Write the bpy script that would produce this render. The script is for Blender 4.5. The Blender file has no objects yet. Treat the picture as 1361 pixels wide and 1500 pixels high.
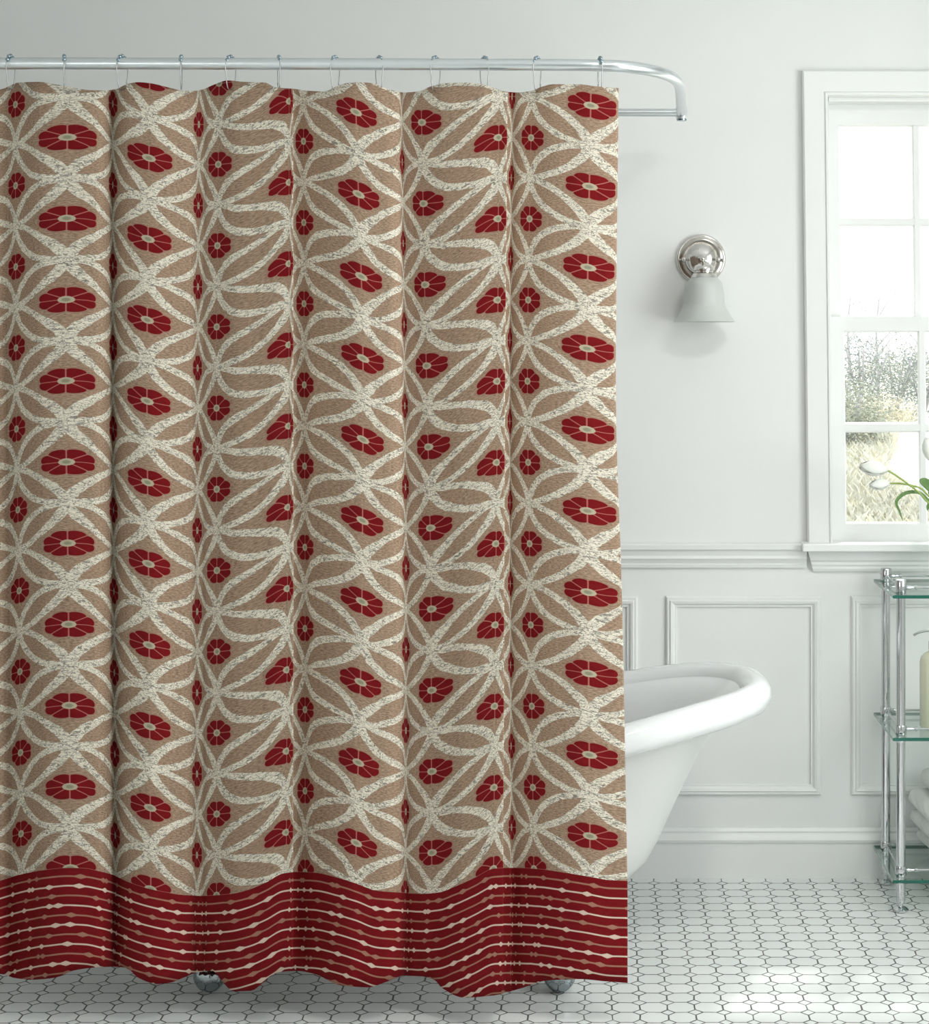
import bpy, bmesh, math, random
from mathutils import Vector, Matrix
R = random.Random(7)
C = bpy.context.scene.collection
PI = math.pi
F = 2640.0            # focal length in pixels of the 1361x1500 frame
CX, CY, CH = 876.0, 510.0, 1.36
WALL = 4.64           # distance of the panelled wall
def P(px, py, y):     # point seen at pixel (px,py) at distance y
    return Vector(((px-CX)*y/F, y, CH-(py-CY)*y/F))
def WX(px): return (px-CX)*WALL/F
def WZ(py): return CH-(py-CY)*WALL/F

# ------------------------------------------------------------------ camera
cam = bpy.data.cameras.new('camera'); co = bpy.data.objects.new('camera', cam); C.objects.link(co)
cam.sensor_fit = 'VERTICAL'; cam.sensor_height = 24; cam.lens = F/1500*24
cam.shift_x = (680.5-CX)/1500; cam.shift_y = -(750-CY)/1500
cam.clip_start = .05; cam.clip_end = 500
co.location = (0, 0, CH); co.rotation_euler = (PI/2, 0, 0)
bpy.context.scene.camera = co
vs = bpy.context.scene.view_settings
vs.view_transform = 'Standard'; vs.look = 'None'; vs.gamma = 1; vs.use_curve_mapping = False
vs.exposure = -0.08

# ------------------------------------------------------------------ materials
def lin(r, g, b):
    f = lambda c: (c/255/12.92) if c/255 <= .04045 else ((c/255+.055)/1.055)**2.4
    return (f(r), f(g), f(b), 1)
class NT:
    def __init__(s, name):
        s.mat = bpy.data.materials.new(name); s.mat.use_nodes = True
        s.t = s.mat.node_tree; s.t.nodes.clear()
        s.out = s.n('ShaderNodeOutputMaterial')
    def n(s, typ, **kw):
        d = s.t.nodes.new(typ)
        for k, v in kw.items(): setattr(d, k, v)
        return d
    def set(s, inp, v):
        if v is None: return
        if hasattr(v, 'is_output') or isinstance(v, bpy.types.NodeSocket): s.t.links.new(v, inp)
        else: inp.default_value = v
    def m(s, op, a, b=None, c=None, clamp=False):
        d = s.n('ShaderNodeMath', operation=op); d.use_clamp = clamp
        for i, v in enumerate((a, b, c)): s.set(d.inputs[i], v)
        return d.outputs[0]
    def mix(s, fac, a, b):
        d = s.n('ShaderNodeMix', data_type='RGBA')
        s.set(d.inputs[0], fac); s.set(d.inputs[6], a); s.set(d.inputs[7], b)
        return d.outputs[2]
    def xyz(s, x, y, z=0.0):
        d = s.n('ShaderNodeCombineXYZ')
        s.set(d.inputs[0], x); s.set(d.inputs[1], y); s.set(d.inputs[2], z); return d.outputs[0]
    def step(s, x, e0, e1):      # smooth ramp 0..1 from e0 to e1
        d = s.n('ShaderNodeMapRange', interpolation_type='SMOOTHSTEP')
        s.set(d.inputs[0], x); d.inputs[1].default_value = e0; d.inputs[2].default_value = e1
        d.inputs[3].default_value = 0; d.inputs[4].default_value = 1
        return d.outputs[0]
    def noise(s, vec, scale, detail=3, rough=.5):
        d = s.n('ShaderNodeTexNoise'); s.set(d.inputs['Vector'], vec)
        d.inputs['Scale'].default_value = scale; d.inputs['Detail'].default_value = detail; d.inputs['Roughness'].default_value = rough
        return d.outputs[0]
    def bsdf(s, color, rough=.5, metal=0.0, **kw):
        d = s.n('ShaderNodeBsdfPrincipled')
        s.set(d.inputs['Base Color'], color); s.set(d.inputs['Roughness'], rough); s.set(d.inputs['Metallic'], metal)
        for k, v in kw.items(): s.set(d.inputs[k.replace('_', ' ')], v)
        s.t.links.new(d.outputs[0], s.out.inputs[0]); return d
    def bump(s, d, h, strength=.2, dist=.002):
        b = s.n('ShaderNodeBump'); b.inputs['Strength'].default_value = strength; b.inputs['Distance'].default_value = dist
        s.set(b.inputs['Height'], h); s.t.links.new(b.outputs[0], d.inputs['Normal'])
def simple(name, col, rough=.5, metal=0, var=.04, scale=30, bump=0, **kw):
    t = NT(name); g = t.n('ShaderNodeTexCoord').outputs['Object']
    nz = t.noise(g, scale, 3)
    c = t.mix(nz, tuple(x*(1-var) for x in col[:3])+(1,), tuple(min(1, x*(1+var)) for x in col[:3])+(1,))
    d = t.bsdf(c, rough, metal, **kw)
    if bump: t.bump(d, nz, bump, .002)
    return t.mat
M = {}
M['wall'] = simple('painted_wall', (.815, .825, .812, 1), .55, scale=3, var=.012)
M['trim'] = simple('painted_trim', (.83, .84, .825, 1), .35, scale=3, var=.01)
M['ceiling'] = simple('ceiling_paint', (.82, .83, .82, 1), .8)
M['chrome'] = simple('polished_chrome', (.64, .66, .67, 1), .05, 1, var=.02)
M['nickel'] = simple('polished_nickel', (.70, .68, .65, 1), .12, 1, var=.03)
M['rod'] = simple('satin_aluminium', (.72, .76, .78, 1), .28, 1, var=.02)
M['bead'] = simple('dark_chrome_bead', (.28, .36, .40, 1), .12, 1)
M['wire'] = simple('steel_wire', (.40, .41, .41, 1), .3, 1)
M['foot'] = simple('dark_chrome', (.34, .38, .40, 1), .10, 1)
M['enamel'] = simple('white_enamel', (.86, .88, .88, 1), .08, 0, var=.01, Coat_Weight=.6, Coat_Roughness=.03)
M['enamel_out'] = simple('outer_enamel', (.74, .75, .73, 1), .3, 0, var=.01)
M['shade'] = simple('frosted_glass', (.70, .73, .70, 1), .35, 0, var=.01, Transmission_Weight=.25, Subsurface_Weight=.3, Subsurface_Radius=(.02, .02, .02))
M['towel'] = simple('white_terry', (.80, .82, .79, 1), .95, 0, var=.08, scale=600, bump=.6)
M['petal'] = simple('white_petal', (.80, .82, .76, 1), .5, 0, var=.05, scale=60, Transmission_Weight=.0, Subsurface_Weight=.15, Subsurface_Radius=(.01, .01, .01))
M['stem'] = simple('tulip_stem', lin(150, 170, 95), .5)
M['leaf'] = simple('tulip_leaf', lin(95, 130, 70), .45, var=.2)
M['liquid'] = simple('pale_soap', (.80, .80, .62, 1), .2, 0, Transmission_Weight=.2, Subsurface_Weight=.3, Subsurface_Radius=(.03, .03, .02))
M['door'] = simple('dark_wood', (.05, .045, .04, 1), .5, var=.3)
M['bark'] = simple('bark', (.42, .41, .42, 1), .9, var=.3)
M['grass'] = simple('dry_grass', (.55, .55, .47, 1), .8, var=.25, scale=3)
M['soil'] = simple('meadow_ground', (.60, .59, .50, 1), .9, var=.2, scale=1.5)
M['path'] = simple('gravel_path', (.78, .75, .70, 1), .9, var=.3, scale=12)
M['bush'] = simple('bush_leaf', (.34, .36, .29, 1), .8, var=.35, scale=4)
M['tree'] = simple('tree_leaf', (.27, .30, .28, 1), .8, var=.35, scale=2)
M['tuft'] = simple('seed_head', (.58, .55, .42, 1), .8, var=.2, scale=4)

def glass_mat(name, tint, thin=True, ior=1.5):
    t = NT(name)
    fr = t.n('ShaderNodeFresnel'); fr.inputs[0].default_value = ior
    tr = t.n('ShaderNodeBsdfTransparent'); tr.inputs[0].default_value = tint
    gl = t.n('ShaderNodeBsdfGlossy'); gl.inputs['Roughness'].default_value = .02
    mx = t.n('ShaderNodeMixShader'); ge = t.n('ShaderNodeNewGeometry')
    fac = t.m('MULTIPLY', fr.outputs[0], t.m('SUBTRACT', 1, ge.outputs['Backfacing']))
    t.t.links.new(fac, mx.inputs[0]); t.t.links.new(tr.outputs[0], mx.inputs[1]); t.t.links.new(gl.outputs[0], mx.inputs[2])
    t.t.links.new(mx.outputs[0], t.out.inputs[0]); return t.mat
M['pane'] = glass_mat('window_glass', (.97, .98, .98, 1))
M['clear'] = glass_mat('clear_glass', (.95, .98, .97, 1))
M['shelf'] = glass_mat('shelf_glass', (.89, .94, .92, 1))
t = NT('shelf_glass_edge'); t.bsdf((.015, .12, .085, 1), .12); M['edge'] = t.mat
t = NT('shelf_glass_side'); t.bsdf((.24, .36, .32, 1), .12); M['edge_side'] = t.mat

# floor: octagon and dot mosaic
t = NT('octagon_mosaic'); g = t.n('ShaderNodeNewGeometry').outputs['Position']
sp = t.n('ShaderNodeSeparateXYZ'); t.t.links.new(g, sp.inputs[0])
warp = t.noise(g, 9, 2); w2 = t.noise(t.xyz(sp.outputs[1], sp.outputs[0], 3.3), 11, 2)
qx = t.m('DIVIDE', t.m('SUBTRACT', sp.outputs[0], .0862), .0572)
qy = t.m('DIVIDE', t.m('SUBTRACT', sp.outputs[1], 4.609), .0557)
qx = t.m('ADD', qx, t.m('MULTIPLY', t.m('SUBTRACT', warp, .5), .16))
qy = t.m('ADD', qy, t.m('MULTIPLY', t.m('SUBTRACT', w2, .5), .16))
dx = t.m('ABSOLUTE', t.m('SUBTRACT', t.m('FRACT', t.m('ADD', qx, 1000.5)), .5))        # 0 at joint column, .5 at octagon centre
dy = t.m('SUBTRACT', .5, t.m('ABSOLUTE', t.m('SUBTRACT', t.m('FRACT', t.m('ADD', qy, 1000.5)), .5)))  # 0 at joint row
s_ = t.m('ADD', dx, dy); CUT = .265
dd = t.m('MULTIPLY', t.m('ABSOLUTE', t.m('SUBTRACT', s_, CUT)), .7071)
ds = t.m('MINIMUM', dx, dy)
inside = t.m('GREATER_THAN', s_, CUT)
ds = t.m('ADD', ds, t.m('MULTIPLY', t.m('SUBTRACT', 1, inside), 9))
dm = t.m('MINIMUM', dd, ds)
gn = t.noise(g, 22, 2)
wd = t.m('MULTIPLY', t.step(gn, .3, .62), .012)
ln = t.m('SUBTRACT', 1, t.step(t.m('SUBTRACT', dm, wd), .014, .028))
cell = t.n('ShaderNodeTexWhiteNoise', noise_dimensions='2D')
t.set(cell.inputs['Vector'], t.xyz(t.m('FLOOR', qx), t.m('FLOOR', t.m('ADD', qy, .5))))
tilec = t.mix(cell.outputs[0], (.76, .78, .765, 1), (.82, .835, .82, 1))
col = t.mix(t.m('MULTIPLY', ln, .93), tilec, (.055, .06, .055, 1))
d = t.bsdf(col, t.m('ADD', .16, t.m('MULTIPLY', ln, .6)))
hgt = t.m('SUBTRACT', t.step(dm, .0, .05), t.m('MULTIPLY', t.noise(g, 14, 2), .35))
t.bump(d, hgt, .35, .0012)
M['floor'] = t.mat

# curtain print
t = NT('curtain_print')
uv = t.n('ShaderNodeUVMap'); uv.uv_map = 'print'
sp = t.n('ShaderNodeSeparateXYZ'); t.t.links.new(uv.outputs[0], sp.inputs[0])
U0, V0 = sp.outputs[0], sp.outputs[1]
nv = t.n('ShaderNodeTexNoise'); t.t.links.new(uv.outputs[0], nv.inputs['Vector']); nv.inputs['Scale'].default_value = 7; nv.inputs['Detail'].default_value = 3
ns = t.n('ShaderNodeSeparateColor'); t.t.links.new(nv.outputs['Color'], ns.inputs[0])
U = t.m('ADD', U0, t.m('MULTIPLY', t.m('SUBTRACT', ns.outputs[0], .5), .055))
V = t.m('ADD', V0, t.m('MULTIPLY', t.m('SUBTRACT', ns.outputs[1], .5), .055))
a = t.m('MULTIPLY', t.m('ADD', t.m('ADD', U, V), 200), .5); b = t.m('MULTIPLY', t.m('ADD', t.m('SUBTRACT', U, V), 200), .5)
fa, fb = t.m('SUBTRACT', t.m('FRACT', a), .5), t.m('SUBTRACT', t.m('FRACT', b), .5)
a1 = t.m('ABSOLUTE', t.m('SUBTRACT', t.m('FRACT', t.m('ADD', a, .5)), .5)); b1 = t.m('ABSOLUTE', t.m('SUBTRACT', t.m('FRACT', t.m('ADD', b, .5)), .5))
def hyp(x, y): return t.m('SQRT', t.m('ADD', t.m('MULTIPLY', x, x), t.m('MULTIPLY', y, y)))
D1 = t.m('ABSOLUTE', t.m('SUBTRACT', hyp(fa, t.m('ADD', b1, .70)), .861))
D2 = t.m('ABSOLUTE', t.m('SUBTRACT', hyp(fb, t.m('ADD', a1, .70)), .861))
band = t.m('SUBTRACT', 1, t.step(t.m('MINIMUM', D1, D2), .046, .056))
fa0, fb0 = t.m('SUBTRACT', t.m('FRACT', t.m('MULTIPLY', t.m('ADD', t.m('ADD', U0, V0), 200), .5)), .5), t.m('SUBTRACT', t.m('FRACT', t.m('MULTIPLY', t.m('ADD', t.m('SUBTRACT', U0, V0), 200), .5)), .5)
du, dv = t.m('ADD', fa0, fb0), t.m('SUBTRACT', fa0, fb0)
r = hyp(du, dv); th = t.m('ARCTAN2', dv, du)
s4 = t.m('ABSOLUTE', t.m('SINE', t.m('MULTIPLY', th, 4)))
Rp = t.m('ADD', .266, t.m('MULTIPLY', t.m('POWER', s4, .5), .056))
petal = t.m('SUBTRACT', 1, t.step(t.m('SUBTRACT', r, Rp), -.004, .004))
halo = t.m('SUBTRACT', 1, t.step(t.m('SUBTRACT', r, Rp), .022, .034))
ray = t.m('SUBTRACT', 1, t.step(t.m('MULTIPLY', t.m('MULTIPLY', r, s4), .25), .006, .011))
eye = t.m('SUBTRACT', 1, t.step(r, .082, .092))
eye_in = t.m('SUBTRACT', 1, t.step(r, .03, .06))
# woven colour variation
px = t.xyz(t.m('MULTIPLY', U0, 59), t.m('MULTIPLY', V0, 59))
weave = t.noise(t.xyz(t.m('MULTIPLY', U0, 9), t.m('MULTIPLY', V0, 16)), 2.2, 6, .65)
rib = t.noise(t.xyz(t.m('MULTIPLY', U0, 8), t.m('MULTIPLY', V0, .35)), 1.6, 3, .6)
tanc = t.mix(t.step(weave, .28, .72), lin(112, 93, 76), lin(184, 157, 134))
tanc = t.mix(t.m('MULTIPLY', t.step(rib, .4, .7), .45), tanc, lin(164, 134, 112))
vo = t.n('ShaderNodeTexVoronoi', feature='DISTANCE_TO_EDGE'); 
nd = t.n('ShaderNodeTexNoise'); t.set(nd.inputs['Vector'], px); nd.inputs['Scale'].default_value = .25
va = t.n('ShaderNodeVectorMath', operation='MULTIPLY_ADD'); t.set(va.inputs[0], nd.outputs['Color']); va.inputs[1].default_value = (3.2, 3.2, 0); t.set(va.inputs[2], t.xyz(t.m('MULTIPLY', U0, 15), t.m('MULTIPLY', V0, 24)))
t.set(vo.inputs['Vector'], va.outputs[0]); vo.inputs['Scale'].default_value = 1.0
cm = t.m('MULTIPLY', t.m('SUBTRACT', 1, t.step(vo.outputs[0], .015, .13)), t.step(t.noise(px, .22, 4, .7), .30, .50))
cream = t.mix(t.m('MULTIPLY', t.noise(px, .4, 3), .3), lin(232, 225, 208), lin(188, 182, 164))
cream = t.mix(t.m('MULTIPLY', cm, .75), cream, lin(48, 46, 40))
fleck = t.step(t.noise(px, .42, 4, .75), .64, .74)
redc = t.mix(t.noise(px, .1, 4, .7), lin(96, 10, 16), lin(130, 26, 30))
redc = t.mix(t.m('MULTIPLY', fleck, .35), redc, lin(160, 70, 64))
col = t.mix(band, tanc, cream)
col = t.mix(t.m('MULTIPLY', halo, .5), col, lin(156, 114, 98))
fl = t.mix(ray, redc, lin(170, 100, 92))
fl = t.mix(eye, fl, t.mix(eye_in, lin(180, 168, 144), lin(138, 138, 116)))
col = t.mix(petal, col, fl)
# striped border
off = t.m('MULTIPLY', V0, -59.45)
wq = t.m('DIVIDE', t.m('SUBTRACT', off, 4.85), 14.2)
nn = t.m('FLOOR', wq)
jit = t.m('MULTIPLY', t.m('SUBTRACT', t.noise(t.xyz(t.m('MULTIPLY', U0, 2.2), nn), 1.0, 2), .5), 2.2)
fr = t.m('ABSOLUTE', t.m('ADD', t.m('MULTIPLY', t.m('SUBTRACT', t.m('SUBTRACT', wq, nn), .5), 14.2), jit))
vb = t.n('ShaderNodeTexVoronoi', feature='F1', voronoi_dimensions='1D')
t.set(vb.inputs['W'], t.m('ADD', t.m('MULTIPLY', U0, 2.6), t.m('MULTIPLY', nn, 37.3))); vb.inputs['Scale'].default_value = 1.0
tk = t.m('ADD', 1.15, t.m('MULTIPLY', t.m('MAXIMUM', t.m('SUBTRACT', 1, t.m('DIVIDE', vb.outputs['Distance'], .16)), 0), 2.6))
stripe = t.m('MULTIPLY', t.m('SUBTRACT', 1, t.step(t.m('SUBTRACT', fr, tk), -.4, .4)), t.m('GREATER_THAN', nn, -.5))
odd = t.m('FRACT', t.m('MULTIPLY', t.m('ADD', nn, 2), .5))
sc = t.mix(t.m('GREATER_THAN', odd, .25), lin(160, 116, 98), lin(212, 190, 172))
bc = t.mix(stripe, redc, sc)
inb = t.m('LESS_THAN', V0, 0.0)
col = t.mix(inb, col, bc)
d = t.bsdf(col, .9, 0, Specular_IOR_Level=.12)
wv = t.n('ShaderNodeTexWave'); t.set(wv.inputs['Vector'], t.xyz(t.m('MULTIPLY', U0, 14), t.m('MULTIPLY', V0, .0))); wv.inputs['Scale'].default_value = .8; wv.inputs['Distortion'].default_value = 3
t.bump(d, t.m('ADD', weave, t.m('MULTIPLY', rib, .8)), .5, .0016)
M['curtain'] = t.mat

# ------------------------------------------------------------------ object helpers
def link(name, me, mat=None, parent=None, smooth=False):
    if mat is not None:
        for mm in (mat if isinstance(mat, (list, tuple)) else [mat]): me.materials.append(mm)
    if smooth: me.polygons.foreach_set('use_smooth', [True]*len(me.polygons))
    o = bpy.data.objects.new(name, me); C.objects.link(o)
    if parent: o.parent = parent
    return o
def obj(name, bm, mat, parent=None, smooth=False, origin=None, angle=None):
    bmesh.ops.recalc_face_normals(bm, faces=bm.faces)
    if parent is not None and origin is None:
        origin = parent_loc(parent)
        bmesh.ops.translate(bm, verts=bm.verts, vec=-origin); loc = None
    elif origin is not None:
        bmesh.ops.translate(bm, verts=bm.verts, vec=-Vector(origin)); loc = origin
    else: loc = None
    me = bpy.data.meshes.new(name); bm.to_mesh(me); bm.free()
    if smooth and angle is not None:
        me.polygons.foreach_set('use_smooth', [True]*len(me.polygons)); me.set_sharp_from_angle(angle=angle)
    o = link(name, me, mat, parent, smooth)
    if loc is not None: o.location = loc
    return o
def parent_loc(o):
    v = Vector((0, 0, 0))
    while o is not None: v += o.location; o = o.parent
    return v
def tag(o, label=None, cat=None, group=None, kind=None):
    if label: o['label'] = label
    if cat: o['category'] = cat
    if group: o['group'] = group
    if kind: o['kind'] = kind
    return o
def empty(name, loc, label=None, cat=None, group=None, kind=None):
    o = bpy.data.objects.new(name, None); C.objects.link(o); o.location = loc; o.empty_display_size = .05
    return tag(o, label, cat, group, kind)
def copy_tree(o, parent=None):
    c = o.copy(); C.objects.link(c); c.parent = parent
    for ch in list(o.children): copy_tree(ch, c)
    return c
def B(): return bmesh.new()
def box(bm, x0, x1, y0, y1, z0, z1, bev=0, seg=2):
    r = bmesh.ops.create_cube(bm, size=1)
    vsn = r['verts']
    for v in vsn: v.co = Vector(((x0+x1)/2+v.co.x*(x1-x0), (y0+y1)/2+v.co.y*(y1-y0), (z0+z1)/2+v.co.z*(z1-z0)))
    if bev:
        es = {e for v in vsn for e in v.link_edges}
        bmesh.ops.bevel(bm, geom=list(es), offset=bev, segments=seg, affect='EDGES', profile=.5)
def lathe(bm, prof, axis_o, axis_d=(0, 0, 1), n=40):     # prof: (radius, along)
    d = Vector(axis_d).normalized(); o = Vector(axis_o)
    u = d.orthogonal().normalized(); w = d.cross(u)
    rings = []
    for rr, h in prof:
        if rr < 1e-6: rings.append([bm.verts.new(o+d*h)])
        else: rings.append([bm.verts.new(o+d*h+(u*math.cos(2*PI*i/n)+w*math.sin(2*PI*i/n))*rr) for i in range(n)])
    for A, Bq in zip(rings, rings[1:]):
        for i in range(n):
            j = (i+1) % n
            if len(A) == 1 and len(Bq) == 1: continue
            if len(A) == 1: bm.faces.new((A[0], Bq[i], Bq[j]))
            elif len(Bq) == 1: bm.faces.new((A[i], Bq[0], A[j]))
            else: bm.faces.new((A[i], Bq[i], Bq[j], A[j]))
    return rings
def catmull(pts, k=6):
    pts = [Vector(p) for p in pts]; out = []
    for i in range(len(pts)-1):
        p0 = pts[max(0, i-1)]; p1 = pts[i]; p2 = pts[i+1]; p3 = pts[min(len(pts)-1, i+2)]
        for j in range(k):
            s = j/k
            out.append(.5*((2*p1)+(p2-p0)*s+(2*p0-5*p1+4*p2-p3)*s*s+(3*p1-p0-3*p2+p3)*s**3))
    out.append(pts[-1]); return out
def tube(bm, pts, rad, n=12, cap=True):
    pts = [Vector(p) for p in pts]; rings = []; pu = None
    for i, p in enumerate(pts):
        d = (pts[min(i+1, len(pts)-1)]-pts[max(i-1, 0)]).normalized()
        if pu is None: pu = d.orthogonal().normalized()
        pu = (pu-d*pu.dot(d)).normalized(); w = d.cross(pu)
        rr = rad[i] if isinstance(rad, (list, tuple)) else rad
        rings.append([bm.verts.new(p+(pu*math.cos(2*PI*k/n)+w*math.sin(2*PI*k/n))*rr) for k in range(n)])
    for A, Bq in zip(rings, rings[1:]):
        for i in range(n): bm.faces.new((A[i], A[(i+1) % n], Bq[(i+1) % n], Bq[i]))
    if cap: bm.faces.new(rings[0]); bm.faces.new(rings[-1])
def ball(bm, c, r, sc=(1, 1, 1), seg=16):
    q = bmesh.ops.create_uvsphere(bm, u_segments=seg, v_segments=max(6, seg//2), radius=r)
    for v in q['verts']: v.co = Vector((v.co.x*sc[0], v.co.y*sc[1], v.co.z*sc[2]))+Vector(c)
def extr_x(bm, prof, x0, x1):           # prof (y,z) closed loop extruded along x
    A = [bm.verts.new((x0, y, z)) for y, z in prof]; Bv = [bm.verts.new((x1, y, z)) for y, z in prof]
    n = len(prof)
    for i in range(n): bm.faces.new((A[i], A[(i+1) % n], Bv[(i+1) % n], Bv[i]))
    bm.faces.new(A); bm.faces.new(Bv)
def frame(bm, x0, x1, z0, z1, prof, Y):  # mitred rectangular frame; prof (inset, protrusion towards the room)
    loops = []
    for ins, pr in prof:
        y = Y-pr
        loops.append([bm.verts.new(c) for c in ((x0+ins, y, z0+ins), (x1-ins, y, z0+ins), (x1-ins, y, z1-ins), (x0+ins, y, z1-ins))])
    for A, Bq in zip(loops, loops[1:]):
        for i in range(4): bm.faces.new((A[i], A[(i+1) % 4], Bq[(i+1) % 4], Bq[i]))
    A, Bq = loops[-1], loops[0]
    for i in range(4): bm.faces.new((A[i], A[(i+1) % 4], Bq[(i+1) % 4], Bq[i]))
def interp(tab, x):                     # monotone cubic (Fritsch-Carlson)
    xs, ys = tab
    if x <= xs[0]: return ys[0]+(x-xs[0])*(ys[1]-ys[0])/(xs[1]-xs[0])
    if x >= xs[-1]: return ys[-1]+(x-xs[-1])*(ys[-1]-ys[-2])/(xs[-1]-xs[-2])
    import bisect
    i = bisect.bisect_right(xs, x)-1
    h = xs[i+1]-xs[i]; s = (x-xs[i])/h
    def sl(k): return (ys[k+1]-ys[k])/(xs[k+1]-xs[k])
    def m(k):
        if k == 0: return sl(0)
        if k == len(xs)-1: return sl(k-1)
        a_, b_ = sl(k-1), sl(k)
        return 0 if a_*b_ <= 0 else 2*a_*b_/(a_+b_)
    m0, m1 = m(i), m(i+1)
    return ys[i]*(2*s**3-3*s*s+1)+h*m0*(s**3-2*s*s+s)+ys[i+1]*(-2*s**3+3*s*s)+h*m1*(s**3-s*s)

# ------------------------------------------------------------------ room shell
XL, XR, YB, ZC = -1.9, 1.75, -1.6, 2.6
TH = .12
def wall_with_holes(name, axis, pos, a0, a1, z0, z1, holes, mat, sgn):
    """wall slab in the plane axis=pos; holes (a0,a1,z0,z1); thickness goes outward (sgn)"""
    us = sorted({a0, a1, *[h[0] for h in holes], *[h[1] for h in holes]})
    zs = sorted({z0, z1, *[h[2] for h in holes], *[h[3] for h in holes]})
    bm = B()
    def pt(u, z, dd): return (u, pos+dd, z) if axis == 'y' else (pos+dd, u, z)
    def isin(u, z): return any(h[0] < u < h[1] and h[2] < z < h[3] for h in holes)
    cells = {}
    for i in range(len(us)-1):
        for j in range(len(zs)-1):
            cells[i, j] = not isin((us[i]+us[i+1])/2, (zs[j]+zs[j+1])/2)
    D = TH*sgn; vc = {}
    def V(i, j, k):
        if (i, j, k) not in vc: vc[i, j, k] = bm.verts.new(pt(us[i], zs[j], D*k))
        return vc[i, j, k]
    for (i, j), full in cells.items():
        if not full: continue
        for k in (0, 1): bm.faces.new((V(i, j, k), V(i+1, j, k), V(i+1, j+1, k), V(i, j+1, k)))
        for (p, q, nb) in (((i, j), (i+1, j), (i, j-1)), ((i+1, j), (i+1, j+1), (i+1, j)), ((i+1, j+1), (i, j+1), (i, j+1)), ((i, j+1), (i, j), (i-1, j))):
            if not cells.get(nb, False): bm.faces.new((V(*p, 0), V(*q, 0), V(*q, 1), V(*p, 1)))
    return tag(obj(name, bm, mat), kind='structure')
# the visible window opening in the back wall
wx0, wx1, wz0, wz1 = WX(1214), WX(1214)+.86, WZ(796), WZ(142)
wall_with_holes('wall_back', 'y', WALL, XL-TH, XR+TH, -.1, ZC+.1, [(wx0, wx1, wz0, wz1)], M['wall'], 1)
RW = (1.9, 3.6, .75, 2.2)     # opening added in the unseen right wall for fill light
FW = (-.9, .7, .8, 2.2)      # opening added in the unseen left wall for fill light
wall_with_holes('wall_right', 'x', XR, YB, WALL, -.1, ZC+.1, [RW], M['wall'], 1)
wall_with_holes('wall_front', 'y', YB, XL-TH, XR+TH, -.1, ZC+.1, [], M['wall'], -1)
wall_with_holes('wall_left', 'x', XL, YB, WALL, -.1, ZC+.1, [FW], M['wall'], -1)
bm = B(); box(bm, XL-TH, XR+TH, YB-TH, WALL+TH, -.1, 0); tag(obj('floor', bm, M['floor']), kind='structure')
bm = B(); box(bm, XL, XR, YB, WALL, ZC, ZC+.1); tag(obj('ceiling', bm, M['ceiling']), kind='structure')
# baseboard
W = WALL
bp = [(W, 0), (W-.020, 0), (W-.020, WZ(1232)), (W-.024, WZ(1231)), (W-.026, WZ(1227)), (W-.022, WZ(1221)), (W-.016, WZ(1218)), (W-.017, WZ(1215)), (W-.012, WZ(1211)), (W, WZ(1211))]
bm = B(); extr_x(bm, bp, XL, XR); tag(obj('baseboard_back', bm, M['trim'], smooth=True, angle=.5), kind='structure')
# chair rail, butting against the window apron
cp = [(W, WZ(831)), (W-.009, WZ(831)), (W-.012, WZ(826)), (W-.010, WZ(825)), (W-.015, WZ(820)), (W-.020, WZ(817)), (W-.018, WZ(813)), (W-.022, WZ(806)), (W-.030, WZ(803)), (W-.031, WZ(797)), (W-.026, WZ(795)), (W, WZ(794.5))]
bm = B(); extr_x(bm, cp, XL, WX(1181)); tag(obj('trim_1', bm, M['trim'], smooth=True, angle=.5), kind='structure')
bm = B(); extr_x(bm, cp, wx1+.13, XR); tag(obj('trim_2', bm, M['trim'], smooth=True, angle=.5), kind='structure')
# panel mouldings
pf = [(0, 0), (.000, .006), (.004, .011), (.009, .010), (.012, .014), (.018, .012), (.023, .006), (.027, .006), (.028, 0)]
i = 3
for (a0, a1) in ((435, 664), (705, 934), (975.5, 1203), (1247, 1476)):
    bm = B(); frame(bm, WX(a0), WX(a1), WZ(1164), WZ(873), pf, W)
    tag(obj('trim_%d' % i, bm, M['trim'], smooth=True, angle=.4), kind='structure'); i += 1
for k in range(3):
    bm = B(); frame(bm, WX(434)-.475*(k+1)+.07, WX(434)-.475*(k+1)+.47, WZ(1164), WZ(873), pf, W)
    if WX(434)-.475*(k+1)+.07 > XL: tag(obj('trim_%d' % i, bm, M['trim'], smooth=True, angle=.4), kind='structure'); i += 1
    else: bm.free()

# ------------------------------------------------------------------ back window
LEAN = 8.0/690      # the old casing stands a little out of plumb
win = empty('window_1', (WX(1182), W, WZ(793)), kind='structure')
def lean(bm):
    for v in bm.verts: v.co.x -= (v.co.z-WZ(793))*LEAN
    return bm
CW = WX(1221)-WX(1182)
def wpart(name, bm, mat, par=None, **k): return obj(name, lean(bm), mat, par or win, **k)
x0, x1 = WX(1182), wx1+.07
ztop = WZ(104.5)
bm = B()   # side and head casings with stepped inner bead
fl_ = [(0, 0), (0, .018), (.004, .022), (.055, .022), (.058, .026), (.064, .026), (.066, .016), (.0665, 0)]
def casing_u(bm, x0, x1, z0, z1, prof, Y):
    loops = []
    for ins, pr in prof:
        y = Y-pr
        loops.append([bm.verts.new(c) for c in ((x0+ins, y, z0), (x0+ins, y, z1-ins), (x1-ins, y, z1-ins), (x1-ins, y, z0))])
    for A, Bq in zip(loops, loops[1:]+loops[:1]):
        for k in range(3): bm.faces.new((A[k], A[k+1], Bq[k+1], Bq[k]))
    bm.faces.new([l[0] for l in loops]); bm.faces.new([l[3] for l in loops])
casing_u(bm, x0, x1, WZ(793), ztop, fl_, W)
wpart('casing', bm, M['trim'])
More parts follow.
